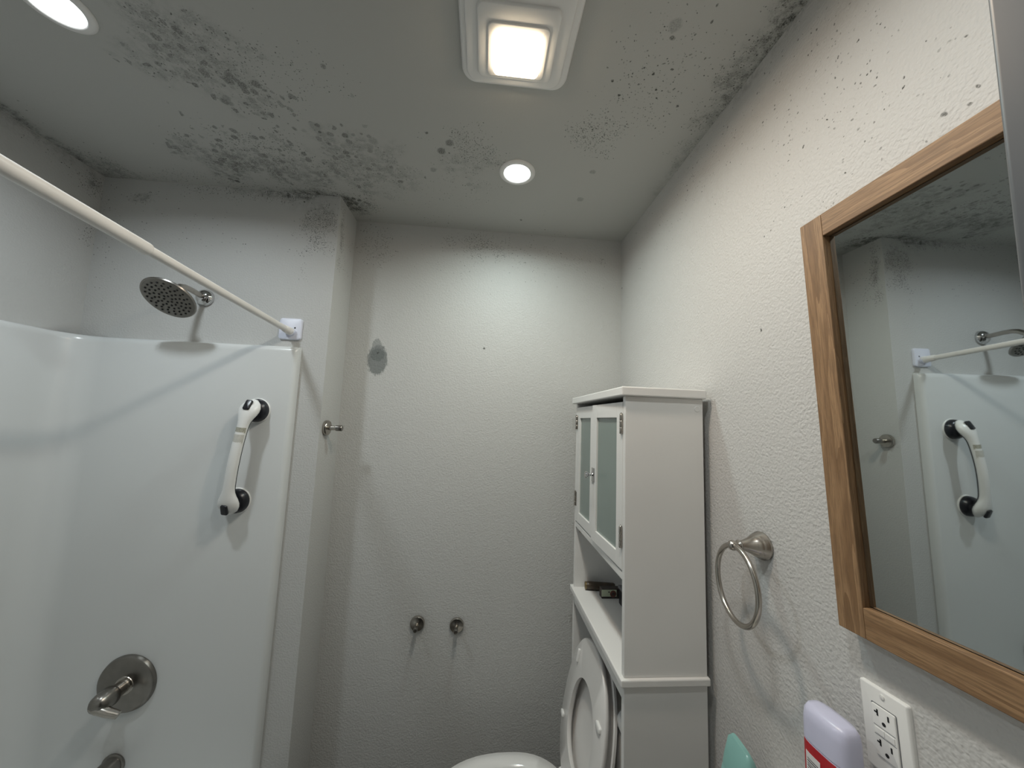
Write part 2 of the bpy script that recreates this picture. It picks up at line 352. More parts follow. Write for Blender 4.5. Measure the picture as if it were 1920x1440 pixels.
plain('counter_stone', (0.62, 0.60, 0.57), 0.3, var=0.06, vscale=30)
plain('shelf_board', (0.64, 0.63, 0.61), 0.45, var=0.02)
wood('oak_upright', 'z'); wood('oak_level', 'y')
def emitter(name, col, strength):
    m = bpy.data.materials.new(name); m.use_nodes = True; n = m.node_tree.nodes; n.clear()
    o = n.new('ShaderNodeOutputMaterial'); e = n.new('ShaderNodeEmission'); e.inputs[0].default_value = (*col, 1); e.inputs[1].default_value = strength
    m.node_tree.links.new(e.outputs[0], o.inputs[0]); MAT[name] = m
    if 'can' in name: m.cycles.emission_sampling = 'NONE'   # the bulb does the lighting
emitter('fan_lens_light', (1.0, 0.80, 0.56), 12.0); emitter('can_lens_light', (0.95, 0.99, 1.0), 6.0)

# ------------------------------------------------------------------ room shell
T = 0.1
struct(mk('floor', box(B(), (XL - T, -0.45, -T), (XR + T, YB + T, 0)), 'floor_vinyl'))
wall_box('ceiling', (XL - T, -0.45, ZC), (XR + T, YB + T, ZC + T), 2, -1, 'ceiling_paint')
wall_box('wall_back', (XE, YB, 0), (XR, YB + T, ZC), 1, -1, 'wall_back_paint')
wall_box('wall_right', (XR, -0.26, 0), (XR + T, YB + T, ZC), 0, -1, 'wall_right_paint')
wall_box('wall_left', (XL - T, YT - T, 0), (XL, YB + T, ZC), 0, 1, 'wall_left_paint')
wall_box('wall_shower', (XL, YS, 0), (XE - 0.006, YB + T, ZC), 1, -1, 'wall_shower_paint')
wall_box('wall_shower_return', (XE - 0.006, YS, 0), (XE, YB, ZC), 0, 1, 'wall_bump_paint', 0.008)
struct(mk('wall_tub_end', box(B(), (XL, YT - T, 0), (-0.55, YT, ZC)), 'wall_plain_paint'))
struct(mk('wall_front', box(B(), (XJ + 0.02, -0.26, 0), (XR, YF, ZC)), 'wall_plain_paint'))
struct(mk('wall_front_header', box(B(), (-0.55, -0.26, 2.06), (XJ + 0.02, -0.16, ZC)), 'wall_plain_paint'))
bm = B(); box(bm, (XJ, -0.26, 0), (XJ + 0.02, YF + 0.0125, 2.42), 0.002, 3); box(bm, (XJ + 0.0195, YF, 0), (XJ + 0.065, YF + 0.010, 2.42), 0.002, 3)
struct(mk('trim_1', bm, 'jamb_paint', smooth=True))

# ------------------------------------------------------------------ one-piece tub and surround
unit = thing('bathtub_unit', 'glossy white one-piece bathtub with tall moulded wall surround', 'bathtub', ((XL + XE) / 2, (YS + YT) / 2, 0))
def upath(o):
    pts = []; R = 0.085; xe = -0.686
    def arc(cx, cy, a0, a1, r, n):
        for i in range(n + 1):
            a = math.radians(a0 + (a1 - a0) * i / n); pts.append((cx + r * math.cos(a), cy + r * math.sin(a)))
    r0 = min(o, 0.018)
    pts.append((xe, YS - 0.0005)); arc(xe - 0.018, YS - o + 0.018, 0, -90, 0.018, 5) if o > 0.02 else pts.append((xe - (0.03 - o) * 0.3, YS - o))
    if o <= 0.02:
        for i in range(5): pts.append((xe - 0.018 - i * 1e-4, YS - o))
    rr = R + (0.03 - o); arc(XL + 0.03 + R, YS - 0.03 - R, 90, 180, rr, 12)
    arc(XL + 0.03 + R, YT + 0.03 + R, 180, 270, rr, 12)
    pts.append((xe - 0.018, YT + o)); pts.append((xe, YT + 0.0005))
    return pts
bm = B(); rows = []
for o, z in ((0.03, 0.37), (0.03, 1.0), (0.03, 1.808), (0.0285, 1.818), (0.0235, 1.826), (0.014, 1.8305), (0.0005, 1.832)):
    rows.append([bm.verts.new((x, y, z)) for x, y in upath(o)])
for a, b in zip(rows, rows[1:]):
    for k in range(len(a) - 1): bm.faces.new((a[k], a[k + 1], b[k + 1], b[k]))
mk('wall_surround', bm, 'acrylic', unit, smooth=50)
bm = B()
tx0, tx1, ty0, ty1 = XL + 0.001, -0.66, YT + 0.001, YS - 0.001
def tl(ins, z, r): return [(( tx0 + tx1) / 2 + a, (ty0 + ty1) / 2 + b, z) for a, b in rrect(tx1 - tx0 - 2 * ins, ty1 - ty0 - 2 * ins, r, 8)]
loft(bm, [tl(0, 0.0, 0.01), tl(0, 0.355, 0.012), tl(0.006, 0.38, 0.015), tl(0.055, 0.382, 0.07), tl(0.075, 0.365, 0.10), tl(0.11, 0.12, 0.12), tl(0.16, 0.08, 0.12)], cap0=True, cap1=True)
mk('tub_basin', bm, 'acrylic', unit, smooth=50)

# ------------------------------------------------------------------ shower head
sx, sz = -1.045, 1.999
sh = thing('rain_shower', 'round nickel rain shower head on a bent arm high over the tub', 'shower head', (sx, YS, sz))
lathe(B0 := B(), [(0.031, 0.0), (0.031, 0.004), (0.029, 0.010), (0.024, 0.017), (0.015, 0.022), (0.012, 0.023)], (sx, YS, sz), (0, -1, 0)); mk('wall_flange', B0, 'chrome', sh, smooth=60)
arm = [(0, 0, 0), (0, -0.03, 0.003), (0, -0.06, 0.006), (0, -0.085, 0.006), (0, -0.102, 0.001), (0, -0.116, -0.009), (0, -0.128, -0.022)]
bm = B(); sweep(bm, [(sx + a, YS - 0.01 + b, sz + c) for a, b, c in arm], 0.0095, 16); mk('arm', bm, 'nickel', sh, smooth=60)
hn = Vector((0.0, -0.62, -0.785)).normalized(); hc = Vector((sx + 0.006, YS - 0.156, sz - 0.057))   # centre of the spray face
bm = B(); lathe(bm, [(0.0095, -0.040), (0.015, -0.036), (0.017, -0.028), (0.015, -0.020), (0.020, -0.018)], hc, hn, 24); mk('ball_joint', bm, 'chrome', sh, smooth=60)
bm = B(); lathe(bm, [(0.018, -0.020), (0.038, -0.016), (0.062, -0.012), (0.0735, -0.008), (0.076, -0.004), (0.0745, 0.0), (0.071, 0.0)], hc, hn, 48); hd = mk('head_shell', bm, 'dark_nickel', sh, smooth=50)
bm = B(); lathe(bm, [(0.071, -0.002), (0.071, 0.0006), (0.0695, 0.0012), (0.0, 0.0014)], hc, hn, 48); mk('spray_face', bm, 'head_face', sh, smooth=40)
bx, by, _ = frame_of(hn)
noz = None
for ring, (rr, cnt) in enumerate(((0.012, 6), (0.0245, 11), (0.037, 15), (0.049, 18), (0.060, 21))):
    for i in range(cnt):
        a = 2 * math.pi * i / cnt + ring * 0.35; p = hc + (bx * math.cos(a) + by * math.sin(a)) * rr
        if noz is None:
            bm = B(); lathe(bm, [(0.0032, 0.0), (0.0029, 0.0022), (0.0016, 0.003)], (0, 0, 0), hn, 8); noz = mk('nozzle', bm, 'nozzle', sh, local=True); nz = noz
        else: nz = noz.copy(); C.objects.link(nz); nz.parent = sh
        nz.location = p + hn * 0.0008 - Vector(sh.location)

# ------------------------------------------------------------------ shower curtain rod
RX, RZ = -0.728, 1.893
RD = Vector((0.0, -1.0, 0.062)).normalized(); R0 = Vector((RX, YS, RZ - 0.006))     # the rod climbs a little towards the door
rod = thing('shower_curtain_rod', 'white telescoping tension rod crossing above the tub', 'curtain rod', R0)
RL = (YS - YT) / -RD.y
bm = B(); lathe(bm, [(0.0105, 0.035), (0.0105, 0.68)], R0, RD, 24); mk('inner_tube', bm, 'rod_white', rod, smooth=60)
bm = B(); lathe(bm, [(0.0108, 0.580), (0.0132, 0.582), (0.0136, 0.585), (0.0136, RL - 0.03)], R0, RD, 24); mk('outer_tube', bm, 'rod_white', rod, smooth=60)
bm = B(); lathe(bm, [(0.0155, 0.012), (0.0155, 0.014), (0.0135, 0.030), (0.0125, 0.052), (0.0108, 0.053)], R0, RD, 24); mk('end_cap', bm, 'rod_white', rod, smooth=60)
bm = B(); lathe(bm, [(0.0138, RL - 0.05), (0.0155, RL - 0.004)], R0, RD, 24); mk('end_cap', bm, 'rod_white', rod, smooth=60)
br = thing('rod_wall_bracket', 'small square white plastic bracket where the curtain rod meets the wall', 'bracket', (RX - 0.002, YS, RZ + 0.006))
bm = B(); plate(bm, (RX - 0.003, YS, RZ + 0.006), (1, 0, 0), (0, 0, 1), (0, -1, 0), 0.080, 0.080, 0.010, 0.009, 0.003); mk('base_plate', bm, 'cool_plastic', br, smooth=50)
bm = B(); lathe(bm, [(0.0032, 0.0), (0.0030, 0.0004)], (RX + 0.014, YS - 0.009, RZ + 0.010), (0, -1, 0), 12); mk('screw_hole', bm, 'slot_black', br)
bm = B()   # open cradle under the rod end
pts = [(RX + 0.018 * math.cos(math.radians(a)), RZ + 0.018 * math.sin(math.radians(a))) for a in range(-170, -9, 16)]
for (x0, z0), (x1, z1) in zip(pts, pts[1:]):
    a = [(x0, YS - 0.009, z0), (x1, YS - 0.009, z1), (x1, YS - 0.020, z1), (x0, YS - 0.020, z0)]
    k = 1.17
    b = [((x - RX) * k + RX, y, (z - RZ) * k + RZ) for x, y, z in a]
    va = [bm.verts.new(p) for p in a]; vb = [bm.verts.new(p) for p in b]
    bm.faces.new(va); bm.faces.new(vb)
    for i in range(4): bm.faces.new((va[i], va[(i + 1) % 4], vb[(i + 1) % 4], vb[i]))
bmesh.ops.remove_doubles(bm, verts=bm.verts, dist=1e-5); mk('cradle', bm, 'cool_plastic', br)

# ------------------------------------------------------------------ suction grab bar
YP = YS - 0.03      # face of the surround
gt, gb = Vector((-0.800, YP, 1.592)), Vector((-0.832, YP, 1.280))
g = thing('suction_grab_bar', 'curved white suction grab bar with black cups on the shower wall', 'grab bar', (gt + gb) / 2)
ax = (gt - gb).normalized(); out = Vector((0, -1, 0)); side = ax.cross(out)
Lg = (gt - gb).length
path, rad = [], []
for i in range(33):
    t = i / 32; s = -0.035 + (Lg + 0.070) * t
    e = min(1.0, min(s + 0.035, Lg + 0.035 - s) / 0.085); e = math.sin(e * math.pi / 2) ** 0.8
    h = 0.026 + 0.022 * e + 0.020 * math.sin(math.pi * t)
    d = min(s + 0.035, Lg + 0.035 - s)
    wide = 0.0165 + 0.0165 * math.exp(-((d - 0.034) / 0.030) ** 2)
    if d < 0.03: wide = 0.033 * math.sqrt(max(0.02, 1 - ((0.034 - d) / 0.036) ** 2))
    tall = 0.0135 + 0.006 * math.exp(-((d - 0.034) / 0.030) ** 2)
    if d < 0.02: tall *= 0.45 + 0.55 * d / 0.02
    path.append(gb + ax * s + out * h); rad.append((wide, tall))
bm = B(); sweep(bm, path, rad, 20, up=out); handle = mk('handle', bm, 'grab_white', g, smooth=60)
bm = B(); sweep(bm, [p - out * (r[1] * 0.72) for p, r in zip(path[4:-4], rad[4:-4])], [(r[0] * 0.88, 0.0055) for r in rad[4:-4]], 12, up=out); mk('grip_liner', bm, 'black_rubber', g, smooth=60)
for c, sgn in ((gt, 1), (gb, -1)):
    bm = B(); lathe(bm, [(0.043, 0.0), (0.044, 0.003), (0.042, 0.005)], c, out, 32); cup = mk('suction_lip', bm, 'grab_white', g, smooth=50)
    bm = B(); lathe(bm, [(0.0415, 0.004), (0.0405, 0.014), (0.036, 0.024), (0.026, 0.030), (0.0, 0.031)], c, out, 32); mk('suction_cup', bm, 'black_rubber', g, smooth=50)
    bm = B(); s0 = c + ax * sgn * (0.010) + out * 0.0665
    tilt = (ax * sgn - out * 0.45).normalized()
    nn = (out + ax * sgn * 0.45).normalized()
    plate(bm, s0 + tilt * 0.010 - nn * 0.006, side, tilt, nn, 0.021, 0.036, 0.005, 0.008, 0.003); mk('release_tab', bm, 'black_rubber', g, smooth=50)
for s, hh, m in ((0.245, 0.020, 'tape_dark'), (0.215, 0.034, 'tape')):
    k = (s + 0.035) / (Lg + 0.07) * 32; i = int(k); p = path[i].lerp(path[i + 1], k - i); r = rad[i]
    bm = B(); sweep(bm, [p + ax * (hh / 2 * q) - out * 0.001 for q in (-1, 0, 1)], [(r[0] + 0.0007, r[1] + 0.0017)] * 3, 20, up=out, cap=False)
    bmesh.ops.delete(bm, geom=[f for f in bm.faces if (f.calc_center_median() - p).dot(out) < r[1] * 0.3], context='FACES')
    mk('tape_label', bm, m, g)

# ------------------------------------------------------------------ tub valve and spout
vx, vz = -1.103, 0.702
v = thing('tub_valve', 'large round nickel tub valve plate with lever handle on the surround', 'faucet', (vx, YP, vz))
bm = B(); lathe(bm, [(0.086, 0), (0.0865, 0.003), (0.083, 0.011), (0.078, 0.014), (0.0, 0.0145)], (vx, YP, vz), out, 48); mk('escutcheon', bm, 'dark_nickel', v, smooth=35)
bm = B(); lathe(bm, [(0.029, 0.013), (0.027, 0.016), (0.0205, 0.017), (0.0205, 0.052)], (vx, YP, vz), out, 28); mk('stem', bm, 'nickel', v, smooth=40)
bm = B(); lathe(bm, [(0.019, 0.050), (0.0275, 0.052), (0.029, 0.058), (0.0275, 0.082), (0.0245, 0.094), (0.016, 0.104), (0.0, 0.108)], (vx, YP, vz), out, 28); mk('hub', bm, 'dark_nickel', v, smooth=50)
bm = B(); sweep(bm, [(vx - 0.012, YP - 0.090, vz - 0.004), (vx + 0.005, YP - 0.092, vz - 0.010), (vx + 0.030, YP - 0.090, vz - 0.022), (vx + 0.056, YP - 0.086, vz - 0.032)], [(0.012, 0.015), (0.0135, 0.0165), (0.0115, 0.0135), (0.0095, 0.0105)], 16, up=(0, -1, 0)); mk('lever', bm, 'nickel', v, smooth=60)
px, pz = -1.112, 0.462
sp = thing('tub_spout', 'cylindrical nickel tub spout below the round valve', 'spout', (px, YP, pz))
bm = B(); lathe(bm, [(0.033, 0), (0.034, 0.002), (0.034, 0.005), (0.030, 0.008)], (px, YP, pz), out, 32); mk('collar', bm, 'dark_nickel', sp, smooth=40)
bm = B(); sweep(bm, [(px, YP - 0.004, pz), (px, YP - 0.06, pz - 0.001), (px, YP - 0.10, pz - 0.006), (px, YP - 0.128, pz - 0.016), (px, YP - 0.138, pz - 0.028)], [0.029, 0.029, 0.028, 0.026, 0.020], 28); mk('spout_body', bm, 'dark_nickel', sp, smooth=50)

# ------------------------------------------------------------------ wall posts
def post(name, label, cat, p, d, group=None, L=0.052, tipr=0.0075, pr=0.0072):
    o = thing(name, label, cat, p, group)
    bm = B(); lathe(bm, [(0.0275, 0), (0.0285, 0.002), (0.0285, 0.009), (0.026, 0.013), (0.012, 0.0145), (0.0085, 0.0155)], p, d, 32); mk('rosette', bm, 'nickel', o, smooth=40)
    bm = B(); lathe(bm, [(pr, 0.012), (pr * 0.95, L * 0.62)], p, d, 20); mk('peg', bm, 'nickel', o, smooth=40)
    bm = B(); lathe(bm, [(pr * 0.9, L * 0.60), (tipr * 1.02, L * 0.63), (tipr * 1.08, L * 0.94), (tipr * 0.9, L * 0.985), (0.0, L)], p, d, 20); mk('tip', bm, 'dark_nickel', o, smooth=50)
    return o
post('paper_holder_post', 'nickel wall post on the back wall, nearer the shower of the pair', 'wall post', (-0.224, YB, 0.773), (0, -1, 0), 'pair of paper holder posts', L=0.058)
post('paper_holder_post', 'nickel wall post on the back wall, nearer the toilet of the pair', 'wall post', (-0.068, YB, 0.766), (0, -1, 0), 'pair of paper holder posts', L=0.058)
post('robe_hook', 'single nickel robe hook on the narrow wall return beside the shower', 'hook', (XE, 1.408, 1.537), (1, 0, 0), L=0.064, tipr=0.0105, pr=0.0088)

# ------------------------------------------------------------------ towel ring
ty, tz = 0.738, 1.347
tr = thing('towel_ring', 'brushed nickel towel ring on a flared post between cabinet and mirror', 'towel ring', (XR, ty, tz))
prof = [(0.0275, 0), (0.0285, 0.002), (0.0285, 0.005), (0.0262, 0.0075), (0.0262, 0.011), (0.0238, 0.0135), (0.0235, 0.017), (0.019, 0.024), (0.0145, 0.033), (0.0110, 0.043), (0.0090, 0.050), (0.0108, 0.0515), (0.0112, 0.0545), (0.0085, 0.057), (0.0058, 0.059)]
bm = B(); lathe(bm, prof, (XR, ty, tz), (-1, 0, 0), 36); mk('post', bm, 'nickel', tr, smooth=45)
kx = XR - 0.067
bm = B(); lathe(bm, [(0.0, -0.0105), (0.005, -0.0095), (0.009, -0.0055), (0.0105, 0), (0.009, 0.0055), (0.005, 0.0095), (0.0, 0.0105)], (kx, ty, tz), (-1, 0, 0), 24); mk('ball', bm, 'nickel', tr, smooth=True)
bm = B(); pts = []
for i in range(64):
    a = 2 * math.pi * i / 64; pts.append((kx + 0.012 * math.sin(a) * 0.6, ty - 0.007 + 0.069 * math.sin(a), tz - 0.0745 + 0.0745 * math.cos(a)))
sweep(bm, pts, 0.0054, 14, closed=True); mk('ring', bm, 'nickel', tr, smooth=True)

# ------------------------------------------------------------------ framed mirror
mw, mh, fw = 0.44, 0.678, 0.040
mr = thing('wall_mirror', 'rectangular wall mirror in a light oak frame', 'mirror', (XR - 0.0055, 0.5665 - mw / 2, 1.636), rot=(math.radians(-2.2), math.radians(-0.7), math.radians(0.30)))
d1 = -0.026
def mbox(n, lo, hi, m, bev=0.0012): return mk(n, box(B(), lo, hi, bev, 2), m, mr, local=True)
mbox('frame_stile', (d1, mw / 2 - fw, -mh / 2), (0, mw / 2, mh / 2), 'oak_upright'); mbox('frame_stile', (d1, -mw / 2, -mh / 2), (0, -mw / 2 + fw, mh / 2), 'oak_upright')
mbox('frame_rail', (d1, -mw / 2 + fw + 0.0004, mh / 2 - fw), (0, mw / 2 - fw - 0.0004, mh / 2), 'oak_level'); mbox('frame_rail', (d1, -mw / 2 + fw + 0.0004, -mh / 2), (0, mw / 2 - fw - 0.0004, -mh / 2 + fw + 0.004), 'oak_level')
mbox('backing_strip', (-0.0125, -mw / 2 + fw - 0.002, -mh / 2 + fw - 0.002), (-0.001, mw / 2 - fw + 0.002, mh / 2 - fw + 0.002), 'frame_dark', 0)
mbox('mirror_glass', (-0.0142, -mw / 2 + fw + 0.0015, -mh / 2 + fw + 0.0055), (-0.0126, mw / 2 - fw - 0.0015, mh / 2 - fw - 0.0015), 'mirror_silver', 0)

# ------------------------------------------------------------------ over-toilet cabinet
CX0, CX1, CY0, CY1 = 0.370, 0.583, 0.905, 1.398
cb = thing('over_toilet_cabinet', 'tall white over-toilet cabinet with two glass doors and open shelf', 'cabinet', ((CX0 + CX1) / 2, (CY0 + CY1) / 2, 0))
def cbox(n, lo, hi, m='white_paint', bev=0.0015): return mk(n, box(B(), lo, hi, bev, 2), m, cb)
cbox('top_board', (CX0 - 0.014, CY0 - 0.012, 1.667), (CX1 + 0.004, CY1 + 0.014, 1.691), bev=0.003)
pt = 0.016
for y0 in (CY0, CY1 - pt):
    cbox('side_panel', (CX0, y0, 0.978), (CX1, y0 + pt, 1.667)); cbox('leg_panel', (CX0, y0, 0.0), (CX1, y0 + pt, 0.960))
cbox('shelf_ledge', (CX0 - 0.010, CY0 - 0.008, 0.960), (CX1 + 0.004, CY1 + 0.008, 0.978), bev=0.003)
cbox('apron', (CX0 + 0.001, CY0 + pt, 0.922), (CX0 + 0.015, CY1 - pt, 0.960))
cbox('cabinet_floor', (CX0 + 0.001, CY0 + pt, 1.198), (CX1, CY1 - pt, 1.216))
cbox('inner_shelf', (CX0 + 0.036, CY0 + pt, 1.425), (CX1 - 0.004, CY1 - pt, 1.437), 'shelf_board')
cbox('back_panel', (CX1 - 0.004, CY0 + pt, 0.978), (CX1 - 0.001, CY1 - pt, 1.667), 'shelf_board', 0)
cbox('cross_bar', (CX1 - 0.016, CY0 + pt, 0.16), (CX1 - 0.001, CY1 - pt, 0.22))
bm = B(); lathe(bm, [(0.008, 0), (0.008, 0.001), (0.007, 0.0018)], (CX1 - 0.016, CY0 + 0.0005, 1.640), (0, -1, 0), 20); mk('screw_cover', bm, 'white_paint', cb)
bm = B(); lathe(bm, [(0.005, 0), (0.005, 0.002), (0.003, 0.0025)], (CX0 + 0.02, CY1 - pt - 0.0, 1.18), (0, -1, 0), 16); mk('cam_screw', bm, 'nickel', cb)
mid = (CY0 + CY1) / 2 + 0.012; DZ0, DZ1 = 1.222, 1.652
def door(y0, y1, ang, hinge_y, knob):
    t0, t1 = -0.016, 0.0
    # door frame as one mesh with a real opening
    bm = B(); st, ra, rb = 0.040, 0.042, 0.036
    L = lambda a, b: (min(a, b), max(a, b))
    box(bm, (t0, y0, DZ0), (t1, y0 + st, DZ1), 0.001); box(bm, (t0, y1 - st, DZ0), (t1, y1, DZ1), 0.001)
    box(bm, (t0 + 0.0003, y0 + st, DZ0), (t1, y1 - st, DZ0 + rb), 0.001); box(bm, (t0 + 0.0003, y0 + st, DZ1 - ra), (t1, y1 - st, DZ1), 0.001)
    for vv in bm.verts: vv.co.y -= hinge_y; vv.co.z -= DZ0
    d = mk('door', bm, 'white_paint', cb, local=True)
    d.location = Vector((CX0 + 0.0155, hinge_y, DZ0)) - Vector(cb.location); d.rotation_euler = (0, 0, ang)
    bm = B(); box(bm, (t0 + 0.006, y0 + st - 0.004, DZ0 + rb - 0.004), (t0 + 0.010, y1 - st + 0.004, DZ1 - ra + 0.004))
    for vv in bm.verts: vv.co.y -= hinge_y; vv.co.z -= DZ0
    mk('glass_pane', bm, 'frosted_glass', d, local=True)
    hy = 0.004 if y0 == hinge_y else -0.004
    for hz in (0.055, 0.345):
        bm = B(); 
        for k in range(3): lathe(bm, [(0.0040, hz + k * 0.0175), (0.0046, hz + 0.001 + k * 0.0175), (0.0046, hz + 0.0158 + k * 0.0175), (0.0040, hz + 0.0168 + k * 0.0175)], (t0 - 0.003, hy * 0.5, 0), (0, 0, 1), 12)
        lathe(bm, [(0.003, hz + 0.052), (0.004, hz + 0.0535), (0.0, hz + 0.057)], (t0 - 0.003, hy * 0.5, 0), (0, 0, 1), 12)
        box(bm, (t0 - 0.0012, min(hy * 3, hy * 0.4), hz), (t0 + 0.0002, max(hy * 3, hy * 0.4), hz + 0.052))
        mk('hinge', bm, 'nickel', d, local=True, smooth=40)
    if knob:
        ky = y1 - hinge_y - 0.018; kz = 0.205
        bm = B(); box(bm, (t0 - 0.003, ky - 0.011, kz - 0.022), (t0, ky + 0.011, kz + 0.022), 0.001)
        lathe(bm, [(0.007, 0.002), (0.005, 0.006), (0.0042, 0.014), (0.006, 0.018), (0.0105, 0.022), (0.0115, 0.025), (0.009, 0.028), (0.0, 0.029)], (t0, ky, kz), (-1, 0, 0), 20)
        mk('knob', bm, 'chrome', d, local=True, smooth=40)
    return d
door(CY0 + pt + 0.001, mid - 0.0005, math.radians(1.7), CY0 + pt + 0.001, True)
door(mid + 0.0015, CY1 - pt - 0.001, 0.0, CY1 - pt - 0.001, False)

# ------------------------------------------------------------------ things on the cabinet's open shelf
ZS = 0.978
bt = thing('brown_bottle', 'dark brown bottle lying on its side at the back of the open shelf', 'bottle', (0.445, 1.357, ZS))
bm = B(); lathe(bm, [(0.011, 0), (0.0135, 0.002), (0.0135, 0.006)], (0.405, 1.362, ZS + 0.0145), (1, -0.14, 0), 20); mk('cap', bm, 'brass_cap', bt, smooth=40)
bm = B(); lathe(bm, [(0.0125, 0.006), (0.0142, 0.009), (0.0145, 0.012), (0.0145, 0.105), (0.012, 0.11)], (0.405, 1.362, ZS + 0.0145), (1, -0.14, 0), 20); mk('bottle_body', bm, 'amber_brown', bt, smooth=40)
ct = thing('small_carton', 'little pale green and dark carton lying in front of the brown bottle', 'carton', (0.482, 1.305, ZS))
def cart(n, lo, hi, m): return mk(n, box(B(), lo, hi, 0.0006, 1), m, ct)
cart('carton_body', (0.446, 1.292, ZS), (0.530, 1.318, ZS + 0.032), 'carton_dark')
cart('pale_panel', (0.4455, 1.2912, ZS + 0.007), (0.500, 1.2922, ZS + 0.030), 'carton_green')
bm = B(); lathe(bm, [(0.0115, 0.0), (0.011, 0.0006)], (0.487, 1.2913, ZS + 0.0165), (0, -1, 0), 24); rd = mk('round_picture', bm, 'carton_brown', ct)
bm = B(); lathe(bm, [(0.0055, 0.0006), (0.005, 0.0009)], (0.487, 1.2913, ZS + 0.016), (0, -1, 0), 20); mk('picture_centre', bm, 'carton_dark', rd)
cart('print_block', (0.470, 1.2908, ZS + 0.020), (0.474, 1.2912, ZS + 0.025), 'carton_dark')
bb = thing('black_box', 'black box with grey flap lid half hidden behind the cabinet side', 'box', (0.535, 1.235, ZS))
bm = B(); box(bm, (0.496, 1.18, ZS), (0.57, 1.262, ZS + 0.050), 0.002); mk('box_body', bm, 'box_black', bb)
bm = B(); box(bm, (0.493, 1.178, ZS + 0.050), (0.573, 1.264, ZS + 0.060), 0.002); mk('box_lid', bm, 'box_grey', bb)

# ------------------------------------------------------------------ toilet
TY, TH, TZ = 1.17, 0.300, 0.449     # centre line, hinge x, rim height
tt = thing('toilet', 'white toilet with seat and lid raised under the tall cabinet', 'toilet', (0.25, TY, 0))
def egg(L, W, n=48, b=0.42):
    o = []
    f = lambda x, e: math.copysign(abs(x) ** e, x)
    for i in range(n):
        t = 2 * math.pi * i / n; c, s = math.cos(t), math.sin(t)
        o.append((L * b + L * (1 - b) * f(c, 0.86) if c > 0 else L * b + L * b * f(c, 0.85), W / 2 * f(s, 0.92)))
    return o
def ring(L, W, x0, z): return [(TH + 0.037 - x0 - u, TY + vv, z) for u, vv in egg(L, W)]
bm = B()
loft(bm, [ring(0.34, 0.20, 0.03, 0.0), ring(0.34, 0.20, 0.03, 0.04), ring(0.33, 0.19, 0.02, 0.14), ring(0.36, 0.24, 0.02, 0.24), ring(0.42, 0.32, 0.01, 0.34), ring(0.455, 0.358, 0.0, 0.415), ring(0.46, 0.362, 0.0, TZ - 0.006),
          ring(0.452, 0.354, 0.004, TZ), ring(0.36, 0.262, 0.055, TZ), ring(0.352, 0.252, 0.058, TZ - 0.008), ring(0.335, 0.24, 0.062, TZ - 0.05), ring(0.27, 0.18, 0.075, TZ - 0.13), ring(0.12, 0.10, 0.10, TZ - 0.21)])
mk('bowl', bm, 'porcelain', tt, smooth=60)
bm = B(); box(bm, (0.26, TY - 0.11, 0.0), (0.42, TY + 0.11, TZ - 0.02), 0.02, 3); mk('pedestal', bm, 'porcelain', tt, smooth=50)
bm = B(); box(bm, (0.405, TY - 0.20, 0.43), (0.598, TY + 0.185, 0.775), 0.02, 4); mk('tank', bm, 'porcelain', tt, smooth=50)
bm = B(); box(bm, (0.400, TY - 0.205, 0.776), (0.600, TY + 0.19, 0.805), 0.008, 3); mk('tank_lid', bm, 'porcelain', tt, smooth=50)
tl_ = math.radians(10.8); ud = Vector((math.sin(tl_), 0, math.cos(tl_))); vd = Vector((0, 1, 0)); nd = Vector((math.cos(tl_), 0, -math.sin(tl_)))   # nd points to the tank
H0 = Vector((TH, TY, 0.462))
def er(L, W, u0, wv): return [H0 + ud * (u0 + u) + vd * vv + nd * wv for u, vv in egg(L, W)]
bm = B()   # seat ring (its underside faces the room)
lo = [er(0.24, 0.215, 0.085, 0.000), er(0.436, 0.352, 0.002, 0.000), er(0.44, 0.358, 0.0, 0.003), er(0.44, 0.358, 0.0, 0.009), er(0.428, 0.346, 0.006, 0.016), er(0.26, 0.232, 0.076, 0.018), er(0.242, 0.216, 0.084, 0.010)]
rs = [[bm.verts.new(p) for p in l] for l in lo]
for a, b in zip(rs, rs[1:] + rs[:1]):
    for k in range(48): bm.faces.new((a[k], a[(k + 1) % 48], b[(k + 1) % 48], b[k]))
mk('seat', bm, 'seat_plastic', tt, smooth=50)
bm = B(); loft(bm, [er(0.40, 0.32, 0.01, 0.034), er(0.438, 0.356, 0.0, 0.026), er(0.442, 0.362, 0.0, 0.029), er(0.440, 0.360, 0.0, 0.036), er(0.40, 0.32, 0.02, 0.044), er(0.2, 0.16, 0.12, 0.047)]); mk('lid', bm, 'seat_plastic', tt, smooth=50)
for u, vv, lu, lv in ((0.305, -0.128, 0.015, 0.032), (0.130, 0.150, 0.014, 0.024), (0.345, 0.108, 0.042, 0.008)):
    c = H0 + ud * u + vd * vv - nd * 0.0002
    bm = B(); plate(bm, c, vd, ud, -nd, lv, lu, min(lu, lv) * 0.3, 0.007, 0.002, 3); mk('bumper', bm, 'white_plastic', tt, smooth=50)
for s in (-1, 1):
    bm = B(); lathe(bm, [(0.012, -0.02), (0.012, 0.02)], (TH + 0.008, TY + s * 0.075, TZ + 0.010), (0, 1, 0), 16); mk('seat_hinge', bm, 'white_plastic', tt, smooth=50)

